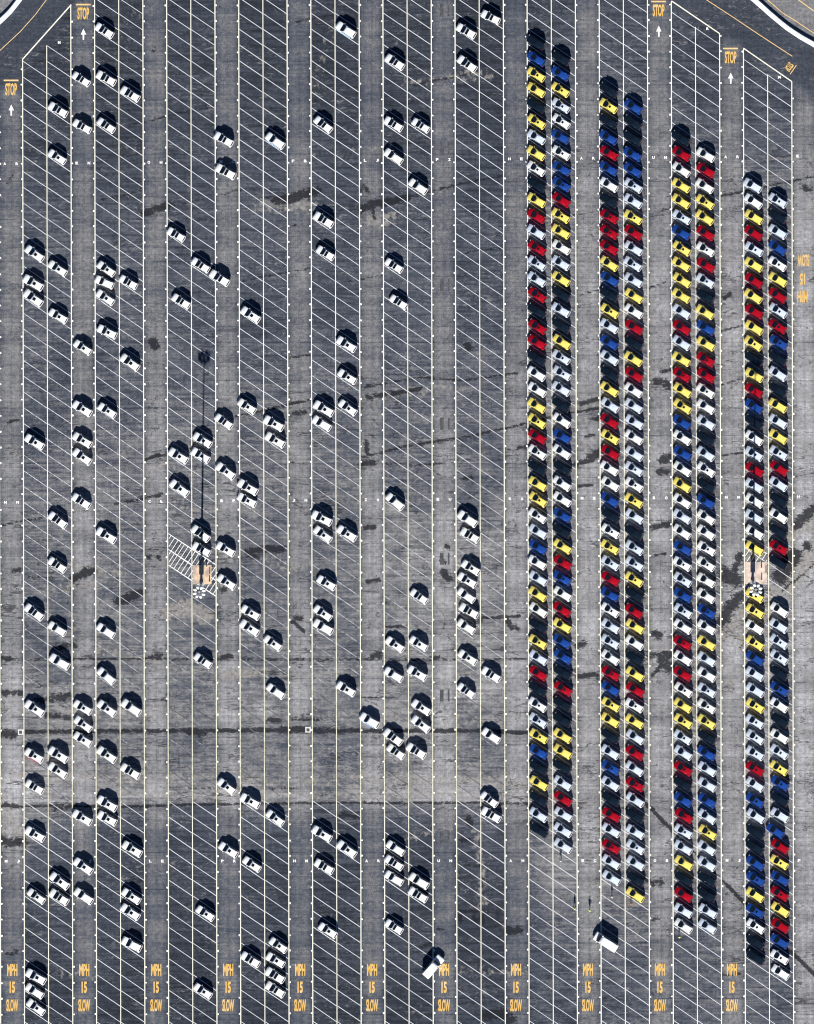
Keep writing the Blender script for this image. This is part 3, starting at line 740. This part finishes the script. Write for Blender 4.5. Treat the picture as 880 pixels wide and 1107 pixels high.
    # roof rails
    for s_ in (-1, 1): g.box(xr1 + .3, xw1 - .3, s_ * tw * .90 - .02, s_ * tw * .90 + .02, zr + .0, zr + .05, 0)
    G['roof'] = g
    zt = zr + .022
    if style in ('sun', 'band'):
        g = Geo()
        if style == 'sun': x0, x1, yy = xw1 - .30, xw1 - .30 - SRL, SRW
        else: x0, x1, yy = xw1 - .26, xw1 - .80, tw * .86
        panel(g, [(x0, yy, zt), (x1, yy, zt), (x1, -yy, zt), (x0, -yy, zt)], .15, th=.02)
        G['sunroof'] = g
    return G, dict(xw1=xw1, xr1=xr1, tw=tw, zr=zr)

M_head = noisy_mat('headlamp_lens', (0.6, 0.6, 0.58), (0.5, 0.5, 0.5)); M_tail = noisy_mat('tail_lamp_lens', (0.4, 0.01, 0.01), (0.3, 0.01, 0.01))
SPEC = {
 'plain': dict(style='plain', hood=.215, ws=.235),
 'sun':   dict(style='sun', hood=.215, ws=.235),
 # white cars of the open lot
 'lplain': dict(L=4.6, W=1.84, H=1.56, style='plain', hood=.27, ws=.16, WSW=.93, WSR=.16, SRW=.33, SRL=.62, hoodz=1.0, belt=1.04),
 'lsun':  dict(L=4.6, W=1.84, H=1.54, style='sun', hood=.265, ws=.16, WSW=.93, WSR=.16, SRW=.33, SRL=.62, hoodz=.98, belt=1.02),
 'lband': dict(L=4.5, W=1.82, H=1.52, style='band', hood=.265, ws=.16, WSW=.93, WSR=.16, SRW=.33, SRL=.62, hoodz=.97, belt=1.01),
 'van':   dict(L=5.6, W=1.98, H=2.15, style='plain', hood=.16, ws=.10, WSW=.88, WSR=.2, rear=.0, hoodz=1.15, belt=1.25, boxy=1.0),
 'pickup': dict(L=5.5, W=1.98, H=1.9, style='plain', hood=.25, ws=.085, WSW=.80, WSR=.2, rear=.0, hoodz=1.15, belt=1.22, boxy=1.0),
}
PARTS = {k: car_parts(**v)[0] for k, v in SPEC.items()}
MESH = {}
def part_mesh(spec, part, colour):
    key = (spec, part, colour)
    if key not in MESH:
        pm = PAINT[colour]
        mats = {'body': [pm, M_tyre, M_galv, M_head, M_tail, M_trim], 'roof': [pm], 'windshield': [M_glass], 'rear_window': [M_glass2],
                'side_window_a': [M_glass2], 'side_window_b': [M_glass2], 'sunroof': [M_roofglass]}[part]
        me = PARTS[spec][part].mesh(part, mats, smooth=part in ('roof', 'body'))
        if part == 'body':
            # keep wheels / boxes crisp, shell smooth; crease by angle
            me.set_sharp_from_angle(angle=math.radians(38))
        MESH[key] = me
    return MESH[key]
PROTO = {}
def proto(spec, colour, name='parked_car'):
    root = bpy.data.objects.new(name, None); COL.objects.link(root); root.empty_display_size = .5
    link('body', part_mesh(spec, 'body', colour), root)
    rf = link('roof', part_mesh(spec, 'roof', colour), root)
    if 'sunroof' in PARTS[spec]: link('sunroof', part_mesh(spec, 'sunroof', colour), rf)
    link('windshield', part_mesh(spec, 'windshield', colour), root)
    link('rear_window', part_mesh(spec, 'rear_window', colour), root)
    link('side_window', part_mesh(spec, 'side_window_a', colour), root)
    link('side_window', part_mesh(spec, 'side_window_b', colour), root)
    return root
def car(spec, colour, px, py, ang, label, group, cat='car', name='parked_car', sc=1.0):
    key = (spec, colour, name)
    if key not in PROTO: o = PROTO[key] = proto(spec, colour, name)
    else: o = copy_tree(PROTO[key])
    o.location = (wx(px), wy(py), 0); o.rotation_euler = (0, 0, ang); o.scale = (sc, sc, sc * R.uniform(.97, 1.05))
    o['label'] = label; o['category'] = cat
    if group: o['group'] = group
    elif 'group' in o.keys(): del o['group']
    return o
BASE = math.pi - ANG
def ordn(n):
    w = {1: 'first', 2: 'second', 3: 'third', 4: 'fourth', 5: 'fifth', 6: 'sixth', 7: 'seventh', 8: 'eighth', 9: 'ninth', 10: 'tenth'}
    if n in w: return w[n]
    return f"{n}{'th' if 10 < n % 100 < 14 else {1: 'st', 2: 'nd', 3: 'rd'}.get(n % 10, 'th')}"

FILES = [
 ('leftmost', 581.0, 46.5, "KByYKySYw" "KYRSrsSrK" "rRKWWYyRw" "KYywSBWSY" "WKySRKwsy" "BKYKSK"),
 ('second', 607.5, 63.0, "KByswBwB" "bRyYWSYKS" "KYssSKWBW" "KWWBKYRbW" "RYBBKrKKY" "YKSRSSS"),
 ('third', 659.4, 97.5, "KyKBRB" "WKrrRYBK" "ySBSKYSRyR" "WWBKwysRB" "wSsWrByY" "KSbSKRSrSS"),
 ('fourth', 685.5, 115.5, "BKKBB" "sSyRSsSYW" "RKYRWSSWS" "swySKssyK" "RYWKYRwY" "SRSrSKSsSKY"),
 ('fifth', 737.6, 149.6, "KRWYYsByY" "YYSRSYrYy" "BWBWYWSWB" "wsBsWrWR" "wYysSrKBr" "sSYKRSW"),
 ('sixth', 763.4, 167.3, "WRWyYRwR" "sKYBYrRwW" "SKSwKBWWw" "wWWbWYSW" "swyKBSSBS" "ySSKKSS"),
 ('seventh', 815.3, 201.0, "SWYRsY" "RYRYyKYRB" "KWsRSWSWY" ".." "yyWyBS" "SysssrSbS" "KKBbYbwKK"),
 ('rightmost', 841.5, 217.0, "sKSBw" "YRsrbKSKY" "SYsRSKWKr" "K.." "WSssK" "bWKWsybKS" "BRyBrYRBwW"),
]
NAMEC = {'w': 'white', 's': 'silver', 'y': 'yellow', 'r': 'red', 'b': 'blue', 'k': 'black'}
BULK = []
for fname, fx, fy, seq_ in FILES:
    live = [(i, c) for i, c in enumerate(seq_) if c != '.']
    print(fname, len(seq_), len(live))
    for n, (i, c) in enumerate(live):
        colour = NAMEC[c.lower()]; sun = c.islower()
        py = fy + PITCH * i + R.uniform(-.35, .35)
        px = fx + SKEW * (py - 550) + .9 * SKEW + R.uniform(-.55, .75) + .0012 * (py - 550)
        if fname == 'rightmost' and n == 38: px -= 4
        nb_ = None
        if n > 0: nb_ = ('below', NAMEC[live[n - 1][1].lower()])
        else: nb_ = ('above', NAMEC[live[1][1].lower()])
        if n == len(live) - 1: where = f'last in the {fname} packed file'
        elif n == 0: where = f'topmost in the {fname} packed file'
        else: where = f'{ordn(n + 1)} down the {fname} packed file'
        lab = f"{colour} hatchback, {'sunroof' if sun else 'plain roof'}, {where}, {nb_[0]} a {nb_[1]} one"
        jc = colour
        if colour == 'white' and R.random() < .3: jc = 'cream'
        spec = 'sun' if sun else 'plain'; ang = BASE + R.uniform(-.03, .03)
        if fname in ('seventh', 'rightmost') or (fname == 'sixth' and n >= 45 and False):
            BULK.append((spec, jc, px, py - .3, ang, R.uniform(.97, 1.05)))
        else:
            car(spec, jc, px, py - .3, ang, lab, 'hatchbacks parked in the packed double rows', 'hatchback', 'parked_hatchback')

def build_bulk():
    """the packed cars past the three hundred: one object"""
    mats = []; mi = {}; V = []; F = []; MI = []; SMO = []
    for spec, colour, px, py, ang, sz in BULK:
        c, s_ = math.cos(ang), math.sin(ang); ox, oy = wx(px), wy(py)
        for part in PARTS[spec]:
            me = part_mesh(spec, part, colour); b = len(V)
            loc = []
            for m in me.materials:
                if m.name not in mi: mi[m.name] = len(mats); mats.append(m)
                loc.append(mi[m.name])
            for v in me.vertices:
                x, y, z = v.co; V.append((ox + c * x - s_ * y, oy + s_ * x + c * y, z * sz))
            for p in me.polygons:
                F.append(tuple(b + i for i in p.vertices)); MI.append(loc[p.material_index]); SMO.append(p.use_smooth)
    me = make_mesh('packed_hatchbacks', V, F, mats, MI); me.polygons.foreach_set('use_smooth', SMO)
    me.set_sharp_from_angle(angle=math.radians(38))
    o = link('packed_hatchbacks', me, kind='stuff'); o['label'] = 'hatchbacks of all colours packed tight in the two rightmost files around the mast'; o['category'] = 'hatchbacks'
build_bulk()

SC = """113,33.5n 88,86n 115,85n 141,102n 63,119n 89,137n 115,136n 62,170q
37.5,274.5q 62.5,290.5q 36,306q 36,322.5q 63,342q 115,291q 113,305.5p 114,322q 116,359q 139,305.5n 89.5,376q 140.5,392q 89,442q 116,444q 190.5,254n 196,326n 217,287n 237.5,301n
37.5,478q 89,476q 89,494q 88,542n 62.5,562.5n 115,579q 62,611n 37,662n 193,493q 194,528q
62,680p 114.5,682p 64.5,715.5p 115,731p 37.5,766q 89.5,765q 115.5,766q 142,765p 90,783q 89.5,799.5q 115.5,816q 37,817R 63,816q 62.5,833q 141,834n 37.5,851n 116,869q 89,884q 116,885q
38,902q 143,918q 90,936.5q 64.5,952.5q 39.5,969q 64,970n 90.5,969p 142,969q 141,986q 142.5,1021p 39,1056q 37.5,1071.5p 39,1089q
242,151n 244,186n 297.5,152.5L 374,32.5L 349.5,135n 350,238n 352,274n 271,340.5q 374.5,372.5q 375.5,407.5q 267,439.5q 350,442q 376,441q 242,456n 296,458q 297.5,476q 348,458p 219,476q 217,492.5q 244,509.5q 268,527q 267,541q 348,560.5q 349,578q 375,577q 217,577n 218,594n 244,594q 245,629.5q 353,630.5q 271,662.5q 349,663q
270,679q 349.5,678p 219.5,714.5n 295,695.5q 298,747.5p 374,745q 399.5,779L 245,850.5q 270.5,866q 297.5,884.5q
247,919q 272.5,934.5q 348,901.5q 375,918q 350.5,937n 222,987.5q 271,1037.5n 301,1022q 298,1038q 297.5,1054.5n 297.5,1070n 354.5,1006q 219.5,1071.5q
530.5,19n 504,34n 505,69.5n 427,67.5n 425.5,134.5n 455,136n 425.5,169.5p 452,202p 426,287.5n 431,327n
427,542.5p 505.5,561p 508,579n 509,614q 505,627.5q 504,644p 507,660.5n 453,645n
504,677.5p 427,697q 452.5,696q 425.5,729.5p 451,728q 505.5,711q 531,729.5n 504,747n 455.5,765q 455,783q 425,797n 428,813n 450,812n 531,795.5p 529,864.5n 531,881n
427.5,917p 426,933n 426,949.5p 453,952.5p 452,967.5n 426,1002n""".split()
cars = []
for t_ in SC:
    a, b = t_[:-1].split(','); cars.append((float(a), float(b), t_[-1]))
fx_ = [37.5, 63.5, 89.5, 115.5, 141.5, 193.5, 219, 244.5, 270.5, 297, 350, 375, 400, 427, 453, 506, 531]
files = {}
for c in cars:
    k = min(range(len(fx_)), key=lambda i: abs(fx_[i] - c[0])); files.setdefault(k, []).append(c)
KSP = {'q': 'lsun', 'p': 'lplain', 'n': 'lband', 'R': 'lsun', 'L': 'lplain'}
KDS = {'q': 'with small square sunroof', 'p': 'with plain roof', 'n': 'with wide dark roof strip', 'R': 'with red lower side', 'L': 'with pale blue lower side'}
SILL = {'R': car_paint('red_sill_paint', (0.6, 0.02, 0.06)), 'L': car_paint('pale_blue_sill_paint', (0.32, 0.58, 0.85))}
print('scattered', len(cars), len(files))
for k, cs in files.items():
    cs.sort(key=lambda c: c[1]); cs2 = len(cs)
    fn = 'leftmost' if k == 0 else (ordn(k + 1))
    for n, (px, py, ty) in enumerate(cs):
        pos_ = 'alone' if cs2 == 1 else ('topmost' if n == 0 else 'lowest' if n == cs2 - 1 else f'{ordn(n + 1)} from top')
        lab = f"white car {KDS[ty]}, {pos_} in {fn + (' file' if k == 0 else ' file from left')}"
        o = car(KSP[ty], 'white' if R.random() < .8 else 'cream', px, py - .4, BASE + R.gauss(0, .05), lab, 'white cars scattered over the open lot', sc=R.uniform(.94, 1.05))
        if ty in SILL:
            g = Geo(); g.box(-1.7, 1.55, .86, 1.02, .40, .80)
            link('side_panel', g.mesh('side_panel', [SILL[ty]]), o, label=('red' if ty == 'R' else 'pale blue') + ' lower side panel')

car('van', 'white', 654.6, 1018, math.pi - math.radians(33), 'long white van parked alone across a lane edge line below the packed rows', None, 'van', 'parked_van')
car('pickup', 'white', 468.6, 1044.5, math.radians(50), 'white covered pickup truck driving up beside the painted MPH lettering', None, 'truck', 'pickup_truck')

# ------------------------------------------------------------------ people
def make_person(pose=0.0, arm=0.2):
    """one continuous skinned body, facing +x"""
    V, E, Rd = [], [], []
    def a(p, r, par=None):
        V.append(p); Rd.append(r)
        if par is not None: E.append((par, len(V) - 1))
        return len(V) - 1
    pel = a((0, 0, .95), .145)
    sp = a((.01, 0, 1.12), .13, pel); ch = a((.01, 0, 1.33), .155, sp); nk = a((.01, 0, 1.49), .058, ch)
    hd0 = a((.02, 0, 1.57), .075, nk); hd = a((.03, 0, 1.68), .095, hd0); a((.025, 0, 1.76), .06, hd)
    for s_ in (-1, 1):
        st = pose * s_
        hp = a((0, s_ * .10, .88), .10, pel); kn = a((.17 * st + .03, s_ * .11, .49), .062, hp); an = a((.34 * st - (.06 if st < 0 else 0), s_ * .11, .09), .042, kn)
        a((.34 * st + .15, s_ * .12, .045), .036, an)
        sh = a((.0, s_ * .20, 1.40), .062, ch); el = a((-.12 * st + .02, s_ * (.27 + arm * .2), 1.13), .044, sh)
        wr = a((-.2 * st + .12, s_ * (.27 + arm * .1), .89), .028, el); pm = a((-.2 * st + .14, s_ * (.27 + arm * .1), .82), .030, wr)
        for q, (dx, ln) in enumerate(((-.030, .065), (-.010, .085), (.012, .08), (.032, .06))):
            f1 = a((V[pm][0] + dx, V[pm][1], V[pm][2] - .04), .0095, pm); a((V[pm][0] + dx + .006, V[pm][1] - s_ * .012, V[pm][2] - .04 - ln), .008, f1)
        th = a((V[pm][0] + .05, V[pm][1] - s_ * .01, V[pm][2] + .01), .011, pm); a((V[pm][0] + .065, V[pm][1] - s_ * .02, V[pm][2] - .03), .009, th)
    me = bpy.data.meshes.new('p'); me.from_pydata(V, E, [])
    o = bpy.data.objects.new('p', me); COL.objects.link(o)
    md = o.modifiers.new('s', 'SKIN'); md.use_smooth_shade = True
    sk = me.skin_vertices[0].data
    for i, r in enumerate(Rd): sk[i].radius = (r, r)
    sk[0].use_root = True
    ss = o.modifiers.new('ss', 'SUBSURF'); ss.levels = 1; ss.render_levels = 1
    dg = bpy.context.evaluated_depsgraph_get(); dg.update()
    out = bpy.data.meshes.new_from_object(o.evaluated_get(dg)); bpy.data.objects.remove(o)
    return out
M_skin = noisy_mat('skin', (0.42, 0.26, 0.18), (0.36, 0.22, 0.15), 8); M_navy = noisy_mat('navy_trousers', (0.02, 0.025, 0.05), (0.03, 0.035, 0.06), 8)
M_vest = noisy_mat('lime_vest', (0.75, 0.85, 0.12), (0.65, 0.75, 0.1), 8); M_orange = noisy_mat('orange_shirt', (0.62, 0.16, 0.05), (0.5, 0.12, 0.05), 8)
M_hair = noisy_mat('dark_hair', (0.03, 0.02, 0.015), (0.05, 0.03, 0.02), 10); M_cap = noisy_mat('pale_cap', (0.8, 0.78, 0.7), (0.7, 0.68, 0.6), 8); M_tan = noisy_mat('tan_shirt', (0.6, 0.5, 0.36), (0.5, 0.42, 0.3), 8)
def person(px, py, rot, shirt, cap, label, pose=.6):
    root = bpy.data.objects.new('person', None); COL.objects.link(root); root.location = (wx(px), wy(py), 0); root.rotation_euler[2] = rot
    root['label'] = label; root['category'] = 'person'; root['group'] = 'people on foot near the packed rows'
    me = make_person(pose, R.uniform(.1, .5)); me.materials.clear()
    for m in (M_skin, M_navy, shirt): me.materials.append(m)
    for p in me.polygons:
        z = p.center[2]; y = abs(p.center[1])
        p.material_index = 1 if (z < .98 and y < .24) else (0 if (z > 1.47 or z < 1.08) else 2)
    link('body', me, root)
    g = Geo(); n = 16; secs = []
    for z, rx, ry in ((.93, .175, .205), (1.1, .165, .20), (1.3, .175, .225), (1.40, .16, .21), (1.46, .11, .14)):
        secs.append([(rx * math.cos(q) + .01, ry * math.sin(q), z) for q in [2 * math.pi * i / n for i in range(n)]])
    loft(g, secs); link('vest', g.mesh('vest', [shirt], True), root)
    g = Geo(); secs = []
    for z, r in ((1.68, .108), (1.73, .112), (1.78, .09), (1.81, .04)):
        secs.append([(r * 1.05 * math.cos(q) + .02, r * math.sin(q), z) for q in [2 * math.pi * i / n for i in range(n)]])
    loft(g, secs)
    if cap is M_cap: g.add([(.10, -.07, 1.70), (.10, .07, 1.70), (.22, .05, 1.69), (.22, -.05, 1.69), (.10, -.07, 1.72), (.10, .07, 1.72), (.22, .05, 1.70), (.22, -.05, 1.70)],
                       [(3, 2, 1, 0), (4, 5, 6, 7), (1, 2, 6, 5), (2, 3, 7, 6), (3, 0, 4, 7)])
    link('cap' if cap is M_cap else 'hair', g.mesh('hair', [cap], True), root)
    g = Geo()   # nose and eyes
    g.add([(.115, -.012, 1.645), (.115, .012, 1.645), (.145, 0, 1.64), (.118, 0, 1.68)], [(0, 2, 3), (2, 1, 3), (0, 1, 2)])
    link('nose', g.mesh('nose', [M_skin]), root)
    e = Geo()
    for s_ in (-1, 1): e.box(.112, .122, s_ * .034 - .009, s_ * .034 + .009, 1.685, 1.695)
    link('eyes', e.mesh('eyes', [M_hair]), root)
person(621.2, 981.5, 2.6, M_vest, M_hair, 'person in lime vest standing left beside the lane edge line')
person(637.5, 984, 1.2, M_vest, M_cap, 'person in lime vest and pale cap walking in the middle of the lane', .8)
person(661.3, 969.3, .4, M_tan, M_cap, 'person in tan shirt below the last car of the third packed file', .3)
person(682.2, 976.2, -.5, M_orange, M_hair, 'person in orange shirt beside the last yellow car of the fourth packed file', .5)
person(606.2, 930.3, 2.0, M_tan, M_cap, 'person in pale cap below the last silver car of the second packed file', .4)
person(734.4, 1012.8, 1.5, M_vest, M_cap, 'person in lime vest below the last white car of the fifth packed file', .4)

# ------------------------------------------------------------------ light, sky, camera
SUN_EL = math.radians(31); SH = math.radians(0.7)       # shadows fall straight up the picture, a touch to the right
world = bpy.data.worlds.new('World'); scene.world = world; world.use_nodes = True
nt = world.node_tree; bg = nt.nodes['Background']
sky = nt.nodes.new('ShaderNodeTexSky'); sky.sky_type = 'NISHITA'; sky.sun_disc = False
sky.sun_elevation = SUN_EL; sky.sun_rotation = math.pi + SH; sky.altitude = 2500; sky.air_density = 0.8; sky.dust_density = .1; sky.ozone_density = 7.0
nt.links.new(sky.outputs[0], bg.inputs[0]); bg.inputs[1].default_value = 0.05
sd = bpy.data.lights.new('sun', 'SUN'); sd.energy = 5.0; sd.angle = math.radians(.5); sd.color = (1.0, .98, .95)
so = bpy.data.objects.new('sun', sd); COL.objects.link(so)
import mathutils
dirv = mathutils.Vector((math.sin(SH) * math.cos(SUN_EL), math.cos(SH) * math.cos(SUN_EL), -math.sin(SUN_EL)))
so.rotation_euler = dirv.to_track_quat('-Z', 'Y').to_euler()
HCAM = 3000.0; OFF = .055 * HCAM
cd = bpy.data.cameras.new('camera'); cam = bpy.data.objects.new('camera', cd); COL.objects.link(cam)
cd.sensor_fit = 'VERTICAL'; cd.sensor_height = 24; cd.sensor_width = 24
cd.lens = 24 * HCAM / (1107 * S); cd.shift_y = -OFF / (1107 * S)
cd.clip_start = 100; cd.clip_end = 12000
cam.location = (0, OFF, HCAM); cam.rotation_euler = (0, 0, 0)
scene.camera = cam
vs_ = scene.view_settings; vs_.view_transform = 'Standard'; vs_.look = 'None'; vs_.exposure = 0.85; vs_.gamma = 1
scene.render.engine = 'CYCLES'
scene.cycles.filter_width = 1.1
